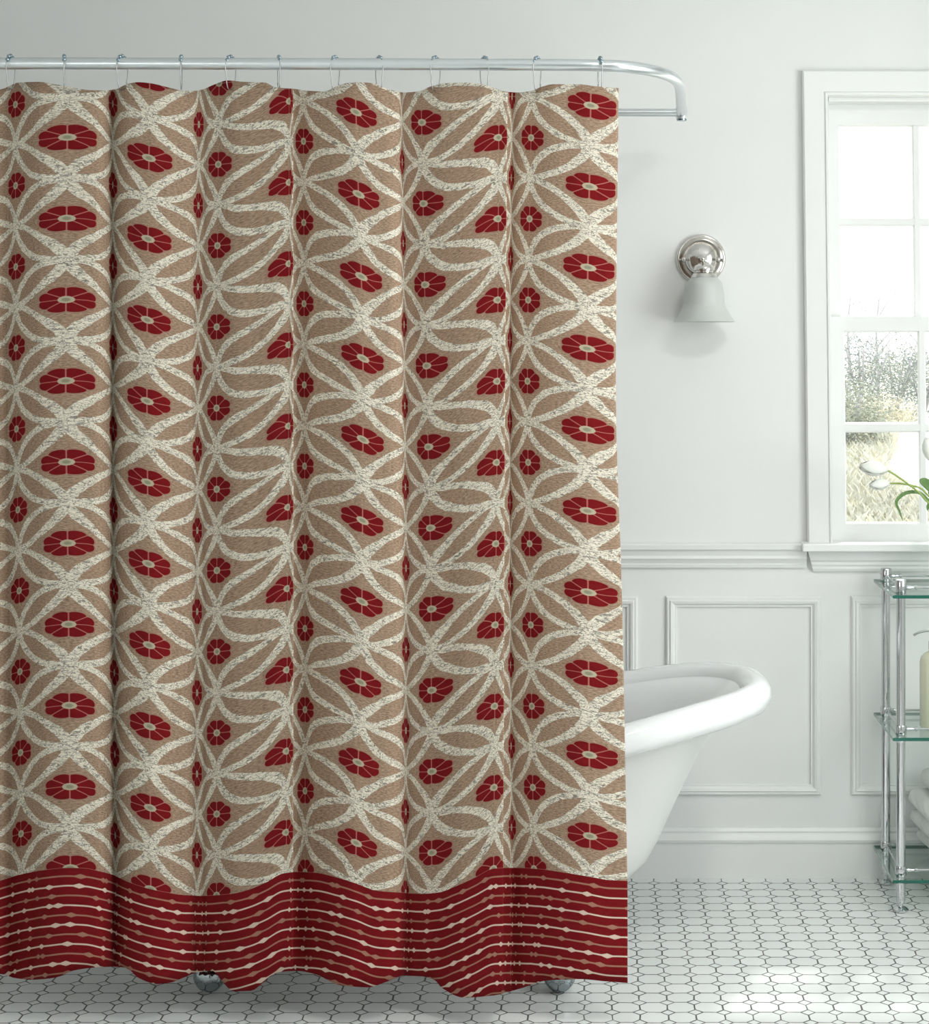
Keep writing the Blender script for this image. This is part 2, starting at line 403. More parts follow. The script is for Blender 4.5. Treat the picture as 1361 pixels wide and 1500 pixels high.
bm = B(); box(bm, WX(1172), x1+.018, W-.06, W+TH*.5, WZ(804.5), WZ(793), .003); wpart('window_sill', bm, M['trim'])
bm = B()
ap = [(W, WZ(836)), (W-.010, WZ(836)), (W-.014, WZ(832)), (W-.014, WZ(829)), (W-.018, WZ(826)), (W-.018, WZ(822)), (W-.022, WZ(819)), (W-.022, WZ(806)), (W-.035, WZ(805)), (W, WZ(805))]
extr_x(bm, ap, WX(1182), x1)
for v in bm.verts:
    if v.co.x < WX(1183): v.co.x += (WZ(806)-v.co.z)*.27
wpart('apron', bm, M['trim'], smooth=True, angle=.5)
# jamb liner
jx0, jx1, jz0, jz1 = WX(1221), x1-.062, WZ(793), WZ(148)
bm = B(); casing_u(bm, WX(1214), x1-.055, WZ(793), WZ(141.5), [(0, 0), (0, -TH*.95), (.012, -TH*.95), (.012, 0)], W); wpart('jamb', bm, M['trim'])
def sash(name, xa, xb, za, zb, pan_x, pan_z, Y, th=.034):
    """sash with panes between the coordinates in pan_x / pan_z"""
    bm = B()
    box(bm, xa, pan_x[0][0], Y, Y+th, za, zb); box(bm, pan_x[-1][1], xb, Y, Y+th, za, zb)
    box(bm, pan_x[0][0], pan_x[-1][1], Y, Y+th, za, pan_z[0][0]); box(bm, pan_x[0][0], pan_x[-1][1], Y, Y+th, pan_z[-1][1], zb)
    for p, q in zip(pan_x, pan_x[1:]): box(bm, p[1], q[0], Y+.004, Y+th-.004, pan_z[0][0], pan_z[-1][1])
    for p, q in zip(pan_z, pan_z[1:]):
        for c in pan_x: box(bm, c[0], c[1], Y+.005, Y+th-.005, p[1], q[0])
    for c in pan_x:          # putty bevels around each pane
        for rz in pan_z:
            frame(bm, c[0]-.001, c[1]+.001, rz[0]-.001, rz[1]+.001, [(0, 0), (0, .010), (.005, .002), (.005, 0)], Y+.014)
    s = wpart(name, bm, M['trim'])
    for c in pan_x:
        for rz in pan_z:
            bm = B(); box(bm, c[0], c[1], Y+th*.5-.002, Y+th*.5+.002, rz[0], rz[1]); wpart('pane', bm, M['pane'], s)
pw = 112*W/F; bw = 7.5*W/F
def cols(p0):
    a_ = WX(p0); return [(a_+k*(pw+bw), a_+k*(pw+bw)+pw) for k in range(3)]
sash('upper_sash', jx0, WX(1240)+3*pw+2*bw+(WX(1240)-jx0), WZ(478), jz1, cols(1239.5), [(WZ(463.5), WZ(327)), (WZ(317.5), WZ(179))], W+.055)
sash('lower_sash', jx0, WX(1240)+3*pw+2*bw+(WX(1240)-jx0), jz0, WZ(463.5), cols(1240.5), [(WZ(768), WZ(632)), (WZ(621.5), WZ(484.5))], W+.018)

# unseen windows added outside the frame to house the fill lights
def added_window(name, axis, pos, a0, a1, z0, z1, sgn):
    e = empty(name, ((a0+a1)/2, pos, z0) if axis == 'y' else (pos, (a0+a1)/2, z0), kind='structure')
    def bx(bm, u0, u1, d0, d1, q0, q1):
        d0, d1 = sorted((pos+d0*sgn, pos+d1*sgn))
        if axis == 'y': box(bm, u0, u1, d0, d1, q0, q1)
        else: box(bm, d0, d1, u0, u1, q0, q1)
    bm = B()
    for (u0, u1, q0, q1) in ((a0-.09, a0, z0-.09, z1+.09), (a1, a1+.09, z0-.09, z1+.09), (a0, a1, z0-.09, z0), (a0, a1, z1, z1+.09)): bx(bm, u0, u1, -.02, 0, q0, q1)
    obj('casing', bm, M['trim'], e)
    bm = B(); n = 3; m_ = (a0+a1)/2
    for (u0, u1, q0, q1) in ((a0, a0+.04, z0, z1), (a1-.04, a1, z0, z1), (a0+.04, a1-.04, z0, z0+.05), (a0+.04, a1-.04, z1-.04, z1), (m_-.03, m_+.03, z0+.05, z1-.04), (a0+.04, m_-.03, (z0+z1)/2-.02, (z0+z1)/2+.02), (m_+.03, a1-.04, (z0+z1)/2-.02, (z0+z1)/2+.02)): bx(bm, u0, u1, .03, .07, q0, q1)
    obj('sash', bm, M['trim'], e)
    bm = B(); bx(bm, a0+.02, a1-.02, .048, .052, z0+.02, z1-.02); obj('pane', bm, M['pane'], e)
added_window('added_window_right', 'x', XR, *RW, 1)
added_window('added_window_left', 'x', XL, *FW, -1)
# unseen dark wooden door added behind the camera for reflections in the metal
DX = 1.75
dr = empty('added_door', (-1.35+DX, YB, 0), kind='structure')
bm = B(); box(bm, -1.75+DX, -.95+DX, YB, YB+.03, .0, 2.05, .003)
for (q0, q1) in ((.15, .95), (1.1, 1.9)):
    for (u0, u1) in ((-1.67+DX, -1.39+DX), (-1.31+DX, -1.03+DX)): frame(bm, u0, u1, q0, q1, [(0, 0), (0, -.012), (.03, -.004), (.03, 0)], YB+.029)
obj('door_leaf', bm, M['door'], dr)
bm = B(); ball(bm, (-1.02+DX, YB+.07, 1.0), .028); tube(bm, [(-1.02+DX, YB+.03, 1.0), (-1.02+DX, YB+.06, 1.0)], .01); obj('door_knob', bm, M['nickel'], dr, smooth=True)

# ------------------------------------------------------------------ curtain
ks = []
LV = [178, 560, 885, 1190]
cols_px = {
 0: [(12.8,23,36.5),(13.5,24,36.5),(17,28.8,43),(18.6,31,46.3)],
 1: [(58,99,141),(59.5,96.5,138.6),(67,100.5,137),(68.6,102.8,139.3)],
 2: [(158.8,165,172.3),(159.9,165.3,171.7),(160.3,167,173.7),(161.6,168.6,175.8)],
 3: [(188,219,251.7),(187.9,215.5,248.4),(190.5,218.3,248),(192.7,220.4,249)],
 4: [(283.8,291,298.3),(282.5,289,295.7),(281.5,288.3,295.7),(281.2,288,295.7)],
 5: [(306.4,321,339.5),(304.8,317.7,336.3),(304.2,318.4,337.3),(304,318,337.3)],
 6: [(396,424,428.6),(393,423.5,429),(391.3,421.4,429.2),(389.4,420,428.8)],
 7: [(433.5,445,458.4),(435.3,446.4,459),(436,447.5,459),(436.6,447.5,459.6)],
 8: [(494.7,522,550.8),(501.9,532,561.4),(500.6,530.3,559.7),(496.5,523,552.5)],
 9: [(584.6,588,591.7),(588.4,592,597),(589,594.2,600),(587.8,593.8,599.3)],
 10: [(603.3,618,645.7),(610.4,625.3,656),(614.8,632,663.5),(614.8,632.7,662)],
 11: [(695.7,731,742.7),(700,729,739.5),(700.3,726.3,738.2),(698.6,724,737.2)],
 12: [(746.2,750,754.6),(744,747,750.5),(744.6,747.6,752.3),(745.5,749,755.7)],
 13: [(765.2,778.6,796.3),(760.8,773,789.8),(765.9,777.4,795),(768.9,781.4,799)],
 14: [(832.6,865,902),(824,859.5,898.4),(828.4,861.5,903.8),(832.5,863.9,903.4)]}
US = [-2.0, -1.0]
LX = [[-110-0, -38], [-110, -38], [-108, -34], [-106, -32]]
LX = [list(x) for x in LX]
for k in range(15):
    US += [k-.294, k, k+.294]
    for l in range(4): LX[l] += list(cols_px[k][l])
US.append(14.40)
for l, e in enumerate((905.5, 901.9, 911.3, 917.2)): LX[l].append(e)
TOP = ([-110,-60,-20,0,7,28,57,84,111,129,145,169,189,203,220,250,270,284,297,314,334,358,388,404,429,452,475,493,510,525,546,567,591,613,631,652,680,701,722,740,758,775,795,810,845,877,906],
       [124,130,134,131,129,121,120,124,129,132,132.5,131,122.5,120.5,122,129,133,133,131,124,118,120,121,128,130,133,134,127,121.5,120.5,122,130,135.5,134,127,122,121,122.5,128,134,135.5,134,127,123.5,123.5,127,129])
BAND = ([-110,-60,-25,3,34,68,101,125,145,169,189,216,243,270,297,321,341,365,389,416,436,460,497,522,552,581,618,644,666,695,725,754,791,827,864,893,918],
        [1300,1304,1298,1289,1280,1274,1271,1272,1276,1283,1292,1301,1307,1311,1312,1311,1309,1303,1293,1279,1277,1278,1286,1294,1304.5,1307,1309,1307,1299,1286,1272,1271,1273,1278,1284,1289,1290])
BOT = ([-110,-70,-30,3,20,48,80,110,140,166,183,192,203,230,250,266,290,312,325,343,368,385,398,415,435,460,500,540,566,592,620,638,648,680,722,762,802,850,885,917],
       [1440,1428,1423,1427,1432,1435,1432,1421,1417,1416,1417,1422,1432,1441,1439,1433,1424,1422,1436,1452,1451,1440,1428,1423,1422,1426,1443,1446,1438,1429,1430,1436,1447,1461,1458,1448,1436,1434,1437,1439.5])
DEP = ([-2,-1.4,-.6,-.3,.3,.7,1,1.3,1.65,2,2.25,2.7,3,3.4,3.75,4,4.3,4.7,5,5.5,5.9,6.28,6.33,6.7,7.3,7.7,8,8.4,8.7,8.95,9.1,9.6,10,10.5,11,11.27,11.33,11.7,12,12.5,13,13.6,14,14.4],
       [4.5,4.8,2.6,.3,1.8,4.3,5,4.6,2.8,.7,1.3,3.8,4.6,3.4,1.4,.4,.3,.8,1.6,4.3,5.4,5.6,1.6,.8,1.8,4,4.9,4.7,3.2,.8,.3,.6,1.6,4.4,5.7,5.8,1.6,.7,.4,1,1.9,3.8,4.6,4])
def cx(u, y):
    vals = [interp((US, LX[l]), u) for l in range(4)]
    return interp((LV, vals), min(max(y, 120), 1300)) if 1 else 0
nu, nvv = 620, 70
bm = B(); uvl = bm.loops.layers.uv.new('print'); grid = []; uvs = {}
CURT = 3.68
UL = sorted({round(-2+16.4*k/nu, 5) for k in range(nu+1)} | {round(c+.006*k, 5) for c in (6.25, 11.24) for k in range(40)})
nu = len(UL)-1
def tuck(u):          # the fold edge overlaps the cloth beside it
    o_ = 0
    for a_, b_, c_ in ((6.285, 6.335, 6.75), (11.275, 11.335, 11.8)):
        if a_ < u <= b_: o_ -= 4.5*(u-a_)/(b_-a_)
        elif b_ < u < c_: q_ = (c_-u)/(c_-b_); o_ -= 4.5*q_*q_*(3-2*q_)
    return o_
for iu in range(nu+1):
    u = UL[iu]
    xt, xb = cx(u, 130), cx(u, 1300)
    yt, yb = interp(TOP, xt), interp(BOT, xb); colv = []
    for j in range(nvv+1):
        y = yt+(yb-yt)*j/nvv
        x = cx(u, y)
        k = min(1, .72+.4*j/nvv)
        dd = interp(DEP, u)*k*1.5
        dd += .22*math.sin(x*.11+j*.05)*(.5+.5*math.sin(j*.13+x*.01))*.35
        yy = CURT-dd/100
        v = bm.verts.new(P(x+tuck(u), y, yy)); colv.append(v); uvs[v] = (u, (interp(BAND, x)-y)/59.45)
    grid.append(colv)
for iu in range(nu):
    for j in range(nvv):
        f = bm.faces.new((grid[iu][j], grid[iu][j+1], grid[iu+1][j+1], grid[iu+1][j]))
        for lp in f.loops: lp[uvl].uv = uvs[lp.vert]
for f in bm.faces: f.smooth = True
org = Vector((-.45, CURT, .08))
cur = obj('shower_curtain', bm, M['curtain'], origin=org, smooth=True)
so = cur.modifiers.new('thickness', 'SOLIDIFY'); so.thickness = .0012; so.offset = -1
tag(cur, 'tan shower curtain with cream loops, red flowers and red striped hem, hanging from the rod', 'shower curtain')

# ------------------------------------------------------------------ rod
rod_h = CH-(93-CY)*(-1)*0
def rodp(px, py):     # every point of the loop lies at one height
    z_ = .573; y = z_*F/(CY-py); return Vector(((px-CX)*y/F, y, CH+z_))
rod = empty('shower_rod', (XL, 3.63, CH+.573), 'satin metal shower rod bent into a loop, carrying the patterned curtain', 'shower rod')
front = [(XL, 3.627, CH+.573)]+[rodp(0, 93), rodp(450, 93.8), rodp(800, 95.2), rodp(881, 96.3), rodp(912, 97.4), rodp(943, 101.3), rodp(966, 106), rodp(983, 112.5), rodp(994, 122), rodp(997, 134), rodp(997.6, 146), rodp(998.6, 165)]
bm = B(); tube(bm, catmull(front, 10), .0121, 24); obj('front_rail', bm, M['rod'], rod, smooth=True, angle=.8)
e = rodp(998.6, 165)
bm = B(); lathe(bm, [(0, .016), (.012, .016), (.0145, .012), (.0145, -.012), (.012, -.016), (0, -.016)], e, (0, 0, 1), 24); 
obj('elbow', bm, M['rod'], rod, smooth=True, angle=.6)
bm = B(); lathe(bm, [(0, -.020), (.0115, -.020), (.0125, -.017), (.0125, -.0155), (0, -.0155)], e, (0, 0, 1), 24); obj('end_cap', bm, M['bead'], rod, smooth=True, angle=.6)
bm = B(); tube(bm, [e, (XL, e.y, e.z)], .0098, 20); obj('back_rail', bm, M['rod'], rod, smooth=True, angle=.8)
for yy in (3.627, e.y):
    bm = B(); lathe(bm, [(0, 0), (.038, 0), (.038, .004), (.022, .010), (.018, .022), (0, .022)], (XL, yy, CH+.573), (1, 0, 0), 28); obj('flange', bm, M['rod'], rod, smooth=True, angle=.6)

# hooks
hook_defs = [(15.5, -13), (94, -1), (179, -16), (265.5, -2), (338, -15), (408.5, 3), (491, -13), (555.5, 10), (638, -14), (709.5, 12), (787, -11), (879, 6)]
places = ['leftmost, at the left end of the rod', 'second from left, seen edge on', 'third from left, turned open', 'fourth from left, seen edge on',
 'fifth from left, turned open', 'sixth from left, seen nearly edge on', 'seventh from left, near rod middle', 'eighth from left, tilted the other way',
 'ninth from left, turned wide open', 'tenth from left, tilted the other way', 'eleventh from left, next to last', 'rightmost, beside the bend']
h0 = empty('curtain_hook', (0, 0, 0))
path = [(.0035, -.052), (.011, -.0495), (.0165, -.036), (.0165, -.028), (.0205, -.012), (.0190, .001), (.0145, .0095), (.0080, .0150), (0, .0165), (-.0080, .0150), (-.0145, .0095), (-.0190, 0), (-.0195, -.014), (-.0175, -.028), (-.0150, -.036), (-.0180, -.038), (-.0150, -.043), (-.0060, -.0500), (.0035, -.052)]
pts = catmull([(0, -s, z) for s, z in path], 6)
bm = B(); tube(bm, pts, .00095, 8, cap=False); obj('wire', bm, M['wire'], h0, smooth=True)
for k in range(5):
    an = math.radians(22+k*34); bm = B(); ball(bm, (0, -.0158*math.cos(an), .0158*math.sin(an)), .0040, seg=14)
    obj('roller_bead', bm, M['bead'], h0, smooth=True)
bm = B(); ball(bm, (0, .0165, -.037), .0017, (1, 1, 1.8), 8); obj('latch', bm, M['wire'], h0, smooth=True)
for k, (px, dx_) in enumerate(hook_defs):
    h = h0 if k == 0 else copy_tree(h0)
    ry = 3.627 + (px/880)*.028
    p = P(px, 93.2+px*.0032, ry); h.location = (p.x, ry, CH+.573)
    ang = math.asin(max(-1, min(1, (dx_-(px-876)*.0107)/28.4)))
    h.rotation_euler = (0, 0, ang)
    tag(h, 'steel curtain hook with dark roller beads, ' + places[k], 'curtain hook', 'roller hooks along the shower rod')

# ------------------------------------------------------------------ bathtub
TX, TY = -.445, 4.11
def rimh(X):
    s = max(0, abs(X-TX)-.38); return .512+.078*(1-math.exp(-(s/.27)**1.6))
def sup(t_, a_, b_, e_=2.35):
    c_, s_ = math.cos(t_), math.sin(t_)
    return (a_*math.copysign(abs(c_)**(2/e_), c_), b_*math.copysign(abs(s_)**(2/e_), s_))
tub = empty('bathtub', (TX, TY, 0), 'white claw-foot bathtub with a rolled rim, mostly hidden behind the curtain', 'bathtub')
N = 128
def ring(bm, a_, b_, zf, e_=2.35):
    rr = []
    for k in range(N):
        x, y = sup(2*PI*k/N, a_, b_, e_); X = TX+x
        rr.append(bm.verts.new((X, TY+y, zf(X, x))))
    return rr
def loft(bm, rs, capa=False, capb=False):
    for A, Bq in zip(rs, rs[1:]):
        for k in range(N): bm.faces.new((A[k], A[(k+1) % N], Bq[(k+1) % N], Bq[k]))
    if capa: bm.faces.new(rs[0])
    if capb: bm.faces.new(rs[-1])
outer = [(.31, .15, .142), (.43, .215, .146), (.495, .25, .156), (.528, .270, .175), (.560, .285, .207), (.585, .293, .252), (.619, .302, .318), (.653, .311, .377), (.700, .325, .452), (.730, .337, .49)]
# outer shell follows the rim height near the top
def zf_out(z0):
    w = max(0, (z0-.25)/.26)
    return lambda X, x: z0+(rimh(X)-.512)*w
bm = B(); rs = [ring(bm, a_, b_, zf_out(z0), 2.3) for a_, b_, z0 in outer]
rs.append(ring(bm, .765, .350, lambda X, x: rimh(X)-.008, 2.5))
loft(bm, rs, capa=True)
obj('shell', bm, M['enamel_out'], tub, smooth=True)
bm = B()
inner = [(.30, .12, .175), (.40, .18, .180), (.46, .215, .195), (.50, .236, .225), (.545, .252, .28), (.60, .268, .34), (.648, .283, .41), (.682, .293, .455), (.706, .301, .483), (.732, .308, .502), (.756, .315, .513)]
rs = [ring(bm, a_, b_, zf_out(z0), 2.3) for a_, b_, z0 in inner]; rs.append(ring(bm, .772, .320, lambda X, x: rimh(X)+.010, 2.5))
loft(bm, rs, capa=True); obj('basin', bm, M['enamel'], tub, smooth=True)
bm = B(); rs = []; RR = .036
for q in range(14):
    an = 2*PI*q/14
    rs.append(ring(bm, .803+RR*math.cos(an), .352+RR*math.cos(an), (lambda X, x, a=an: rimh(X)+RR*math.sin(a)), 2.55))
loft(bm, rs+[rs[0]]); obj('rolled_rim', bm, M['enamel'], tub, smooth=True)
f0 = empty('foot', (0, 0, 0)); f0.parent = tub
def claw_foot(X, Y, sx, sy):
    f = B()
    ball(f, (X, Y, .0345), .0345, (1, 1, 1), 28)
    g = obj('claw_foot', f, M['foot'], tub, smooth=True)
    f = B()
    lx, ly = -sx, -sy            # leg climbs inwards to the shell
    for k in range(4):           # talons gripping the ball
        an = math.atan2(sy*1.0, sx*.45)+math.radians(-66+44*k)
        pp = [Vector((X, Y, .0345))+Vector((math.cos(an)*math.cos(b_), math.sin(an)*math.cos(b_), math.sin(b_)))*(.0365) for b_ in (1.3, 1.1, .9, .7, .5)]
        tube(f, catmull(pp, 4), [.010-.0004*i for i in range(17)], 10)
    pts_ = catmull([(X, Y, .060), (X+.004*sx, Y+.012*sy, .100), (X+.01*sx, Y+.002*sy, .145), (X-.01*sx, Y-.025*sy, .19), (X-.03*sx, Y-.05*sy, .215)], 5)
    tube(f, pts_, [.021+.0012*i for i in range(len(pts_))], 16)
    obj('leg_bracket', f, M['foot'], g, smooth=True)
for sx in (-1, 1):
    for sy in (-1, 1): claw_foot(TX-.006+.370*sx, TY+.30*sy, sx, sy)
bpy.data.objects.remove(f0)

# ------------------------------------------------------------------ wall sconce
s0 = Vector((WX(1026.5), W, WZ(379.5)))
sc_ = empty('wall_sconce', s0, 'polished nickel sconce with frosted bell shade on the wall left of the window', 'wall lamp')
bm = B(); q = W/F
lathe(bm, [(0, 0), (36.5*q, 0), (36.5*q, .005), (36*q, .008), (35*q, .0105), (33.6*q, .0118), (32.4*q, .0115), (31.4*q, .010), (31*q, .007), (26.5*q, .002), (26*q, .003), (24.5*q, .010), (20*q, .019), (14*q, .0255), (9*q, .028), (8.8*q, .034), (7*q, .036), (0, .036)], s0, (0, -1, 0), 56)
obj('backplate', bm, M['nickel'], sc_, smooth=True, angle=.9)
for dx_ in (-25, 24.5):
    bm = B(); lathe(bm, [(0, 0), (.004, 0), (.004, .018), (.0062, .020), (.0062, .024), (.003, .029), (0, .030)], s0+Vector((dx_*q, -.004, -.002)), (0, -1, 0), 14); obj('screw', bm, M['nickel'], sc_, smooth=True, angle=.7)
shp = W-.085; q2 = shp/F
hub = P(1029, 379.5, shp)
bm = B(); tube(bm, catmull([s0+Vector((0, -.030, 0)), s0+Vector((.001, -.055, 0)), (hub.x, shp-.004, hub.z+.001)], 5), .0075, 16)
lathe(bm, [(0, -.014), (.008, -.014), (.0125, -.010), (.0135, 0), (.0125, .006), (.007, .009), (.0062, .013), (.0075, .016), (.0065, .021), (.003, .024), (0, .025)], (hub.x, shp, hub.z), (0, -1, 0), 20)
obj('arm', bm, M['nickel'], sc_, smooth=True, angle=.8)
scn = P(1031.6, 390, shp)
def zz(py): return CH-(py-CY)*q2
bm = B(); lathe(bm, [(0, zz(384)), (7*q2, zz(384)), (9*q2, zz(387)), (14*q2, zz(389.5)), (15.5*q2, zz(392)), (15.5*q2, zz(396)), (13*q2, zz(397)), (13*q2, zz(399)), (17*q2, zz(401)), (20*q2, zz(406.5)), (19*q2, zz(407)), (0, zz(401))], (scn.x, shp, 0), (0, 0, 1), 40); obj('shade_holder', bm, M['nickel'], sc_, smooth=True, angle=.6)
for an in (.3, 2.3, 4.4):
    bm = B(); c = Vector((scn.x, shp, zz(394))); dv_ = Vector((math.cos(an), -abs(math.sin(an)), 0)) if an < 3 else Vector((math.cos(an), math.sin(an), 0))
    lathe(bm, [(0, .010), (.003, .010), (.003, .016), (.0045, .017), (.0045, .021), (0, .022)], c, dv_, 10); obj('thumb_screw', bm, M['nickel'], sc_, smooth=True, angle=.6)
prof = [(16.5, 402), (19.5, 407), (23.5, 411), (26.5, 416), (28.3, 424), (29.3, 434), (30.2, 444), (31.8, 450), (34.5, 455), (37.5, 460), (39.8, 464.5), (42.6, 468), (45.2, 471.5)]
pr = [(a_*q2, zz(b_)) for a_, b_ in prof]; pr += [(r_-.0035, z_-(.0 if k else .0)) for k, (r_, z_) in enumerate(reversed(pr))]
bm = B(); rgs = lathe(bm, pr, (scn.x, shp, 0), (0, 0, 1), 56)
obj('glass_shade', bm, M['shade'], sc_, smooth=True, angle=1.2)

# ------------------------------------------------------------------ glass shelf unit
GX0, GX1 = .7053, 1.27; GY0, GY1 = 4.31, 4.612
unit = empty('shelf_unit', ((GX0+GX1)/2, 4.465, 0), 'chrome and glass three-tier shelf unit standing on the tiles under the window', 'shelf unit')
levels = [.769, .428, .0875]     # top faces
PX = (.731, GX1-.026); PY = (4.35, 4.575)
for lv in levels:
    bm = B(); box(bm, GX0, GX1, GY0, GY1, lv-.008, lv, .0012, 1)
    bm.normal_update()
    for f in bm.faces:
        n_ = f.normal
        f.material_index = 1 if n_.y < -.6 or n_.y > .6 else (2 if abs(n_.x) > .6 else 0)
    g = obj('glass_shelf', bm, [M['shelf'], M['edge'], M['edge_side']], unit)
for ix, X in enumerate(PX):
    for iy, Y in enumerate(PY):
        bm = B(); lathe(bm, [(0, .030), (.0112, .030), (.0112, .790), (.0, .790)], (X, Y, 0), (0, 0, 1), 28)
        p = obj('post', bm, M['chrome'], unit, smooth=True, angle=.7)
        bm = B(); lathe(bm, [(0, 0), (.015, 0), (.0185, .003), (.0185, .007), (.012, .012), (.006, .014), (.006, .022), (.0105, .023), (.0112, .031), (0, .031)], (X, Y, 0), (0, 0, 1), 28)
        obj('foot', bm, M['chrome'], p, smooth=True, angle=.6)
        bm = B(); lathe(bm, [(0, .775), (.0140, .775), (.0143, .778), (.0143, .7985), (.0130, .8010), (.008, .8025), (0, .803)], (X, Y, 0), (0, 0, 1), 28); obj('cap', bm, M['chrome'], p, smooth=True, angle=.6)
        for lv in levels:
            bm = B()
            lathe(bm, [(.0110, lv), (.0136, lv+.0005), (.0140, lv+.004), (.0140, lv+.020), (.0130, lv+.023), (.0110, lv+.023)], (X, Y, 0), (0, 0, 1), 28)
            if lv < .7: lathe(bm, [(.0110, lv-.008), (.0130, lv-.0085), (.0130, lv-.016), (.0110, lv-.019)], (X, Y, 0), (0, 0, 1), 28)
            sx = 1 if ix == 0 else -1; sy = 1 if iy == 0 else -1
            lathe(bm, [(0, .012), (.0055, .012), (.0055, .022), (.0042, .024), (.0042, .034), (.0055, .035), (.0055, .040), (0, .041)], (X, Y, lv+.013), (sx, 0, 0), 14)
            lathe(bm, [(0, .012), (.0050, .012), (.0050, .022), (.0042, .024), (.0, .030)], (X, Y, lv+.013), (0, sy, 0), 14)
            obj('collar', bm, M['chrome'], p, smooth=True, angle=.6)
for lv in levels:
    for Y in PY:
        bm = B(); tube(bm, [(PX[0]+.03, Y, lv+.013), (PX[1]-.03, Y, lv+.013)], .0032, 12); obj('rail', bm, M['chrome'], unit, smooth=True, angle=.8)
    for X in PX:
        bm = B(); tube(bm, [(X, PY[0]+.015, lv+.013), (X, PY[1]-.015, lv+.013)], .0032, 12); obj('rail', bm, M['chrome'], unit, smooth=True, angle=.8)

# soap bottle on the middle shelf
bx_, by_ = (1370-CX)*4.43/F, 4.43; zb = levels[1]
bt = empty('soap_bottle', (bx_, by_, zb), 'pale yellow soap pump bottle on the middle glass shelf, cut by the right edge', 'soap bottle')
bm = B(); lathe(bm, [(0, 0), (.034, 0), (.0375, .004), (.0375, .160), (.035, .172), (.026, .182), (.016, .186), (.014, .196), (0, .196)], (bx_, by_, zb), (0, 0, 1), 40); obj('bottle_body', bm, M['liquid'], bt, smooth=True, angle=.9)
bm = B(); lathe(bm, [(0, .192), (.016, .192), (.016, .212), (.006, .214), (.005, .236), (.0, .236)], (bx_, by_, zb), (0, 0, 1), 24)
sp_ = catmull([(bx_, by_, zb+.2365), (bx_-.020, by_, zb+.2375), (bx_-.040, by_, zb+.233), (bx_-.053, by_, zb+.226)], 5); tube(bm, sp_, .0028, 10)
ball(bm, (bx_, by_, zb+.237), .008, (1, 1, .7), 14)
obj('pump', bm, M['wire'], bt, smooth=True, angle=.8)

# folded towels on the bottom shelf
def towel(x0, y0, y1, z0, h, skew, label):
    bm = B(); n = 14; x1_ = 1.20; rows = []
    sec = []
    for k in range(n+1):                      # rounded folded edge at the left
        an = PI/2+PI*k/n; sec.append((x0+h/2+math.cos(an)*h/2*1.05, z0+h/2+math.sin(an)*h/2))
    sec = [(x1_, z0+h)]+[(x1_-(x1_-x0-h/2)*q_/8, z0+h) for q_ in range(1, 8)]+sec+[(x0+h/2+(x1_-x0-h/2)*q_/8, z0) for q_ in range(1, 8)]+[(x1_, z0)]
    for j in range(13):
        s = j/12; y = y0+(y1-y0)*s; sh = skew*(1-s); e_ = 1-.30*max(0, abs(s-.5)*2-.75)/.25
        rows.append([bm.verts.new((x+sh+.0022*math.sin(j*1.9+i_*1.3), y, z0+h/2+(z-z0-h/2)*e_+.0008*math.sin(j*2.3+i_))) for i_, (x, z) in enumerate(sec)])
    for A, Bq in zip(rows, rows[1:]):
        for k in range(len(sec)-1): bm.faces.new((A[k], A[k+1], Bq[k+1], Bq[k]))
        bm.faces.new((A[-1], A[0], Bq[0], Bq[-1]))
    bm.faces.new(rows[0]); bm.faces.new(rows[-1])
    o = obj('folded_towel', bm, M['towel'], smooth=True, angle=1.2, origin=Vector((x0+.1, (y0+y1)/2, z0)))
    # fold seam as a part: the inner layer showing at the folded edge
    tag(o, label, 'towel', 'white towels stacked on the bottom glass shelf')
    sm = o.modifiers.new('smooth', 'SUBSURF'); sm.levels = 1; sm.render_levels = 2
    return o
tz = levels[2]
towel(.806, 4.345, 4.58, tz+.0225, .042, .030, 'white folded towel, lowest of the stack, resting on the bottom glass shelf')
towel(.790, 4.345, 4.58, tz+.0655, .046, .024, 'white folded towel in the middle of the stack on the bottom shelf')
towel(.786, 4.345, 4.58, tz+.1125, .050, .018, 'white folded towel lying just below the topmost one of the stack')
towel(.818, 4.345, 4.58, tz+.1635, .052, .006, 'white folded towel on top of the stack on the bottom shelf')

# vase with tulips on the top shelf
vx, vy, vz = (1398-CX)*4.47/F, 4.47, levels[0]
va_ = empty('glass_vase', (vx, vy, vz), 'clear glass vase with white tulips on the top shelf, past the right picture edge', 'vase')
bm = B(); lathe(bm, [(0, 0), (.036, 0), (.040, .006), (.034, .06), (.026, .12), (.030, .165), (.036, .185), (.0335, .185), (.027, .165), (.023, .12), (.031, .06), (.036, .010), (0, .010)], (vx, vy, vz), (0, 0, 1), 36)
obj('vase_body', bm, M['clear'], va_, smooth=True)
bm = B(); lathe(bm, [(0, .0105), (.0355, .0105), (.0308, .06), (.0262, .095), (0, .095)], (vx, vy, vz), (0, 0, 1), 36); obj('water', bm, M['clear'], va_, smooth=True, angle=.7)
def petal_mesh(bm, base, d, size, wid, roll, open_):
    d = d.normalized(); u = d.orthogonal().normalized(); w = d.cross(u)
    side = u*math.cos(roll)+w*math.sin(roll); tang = d.cross(side); rows = []
    for i_ in range(9):
        s = i_/8; rad = (math.sin(PI*min(1, s*.86+.07))**.8)*wid*open_
        hw = math.sin(PI*(s*.93+.045))**.65*wid*.86
        row = []
        for j in range(7):
            tt = (j/6-.5)*2
            an = tt*1.0*hw/max(wid*.8, 1e-5)
            row.append(bm.verts.new(base+d*(s*size)+side*(rad*math.cos(an))+tang*(max(rad, .25*wid)*math.sin(an))))
        rows.append(row)
    for A, Bq in zip(rows, rows[1:]):
        for j in range(6): bm.faces.new((A[j], A[j+1], Bq[j+1], Bq[j]))
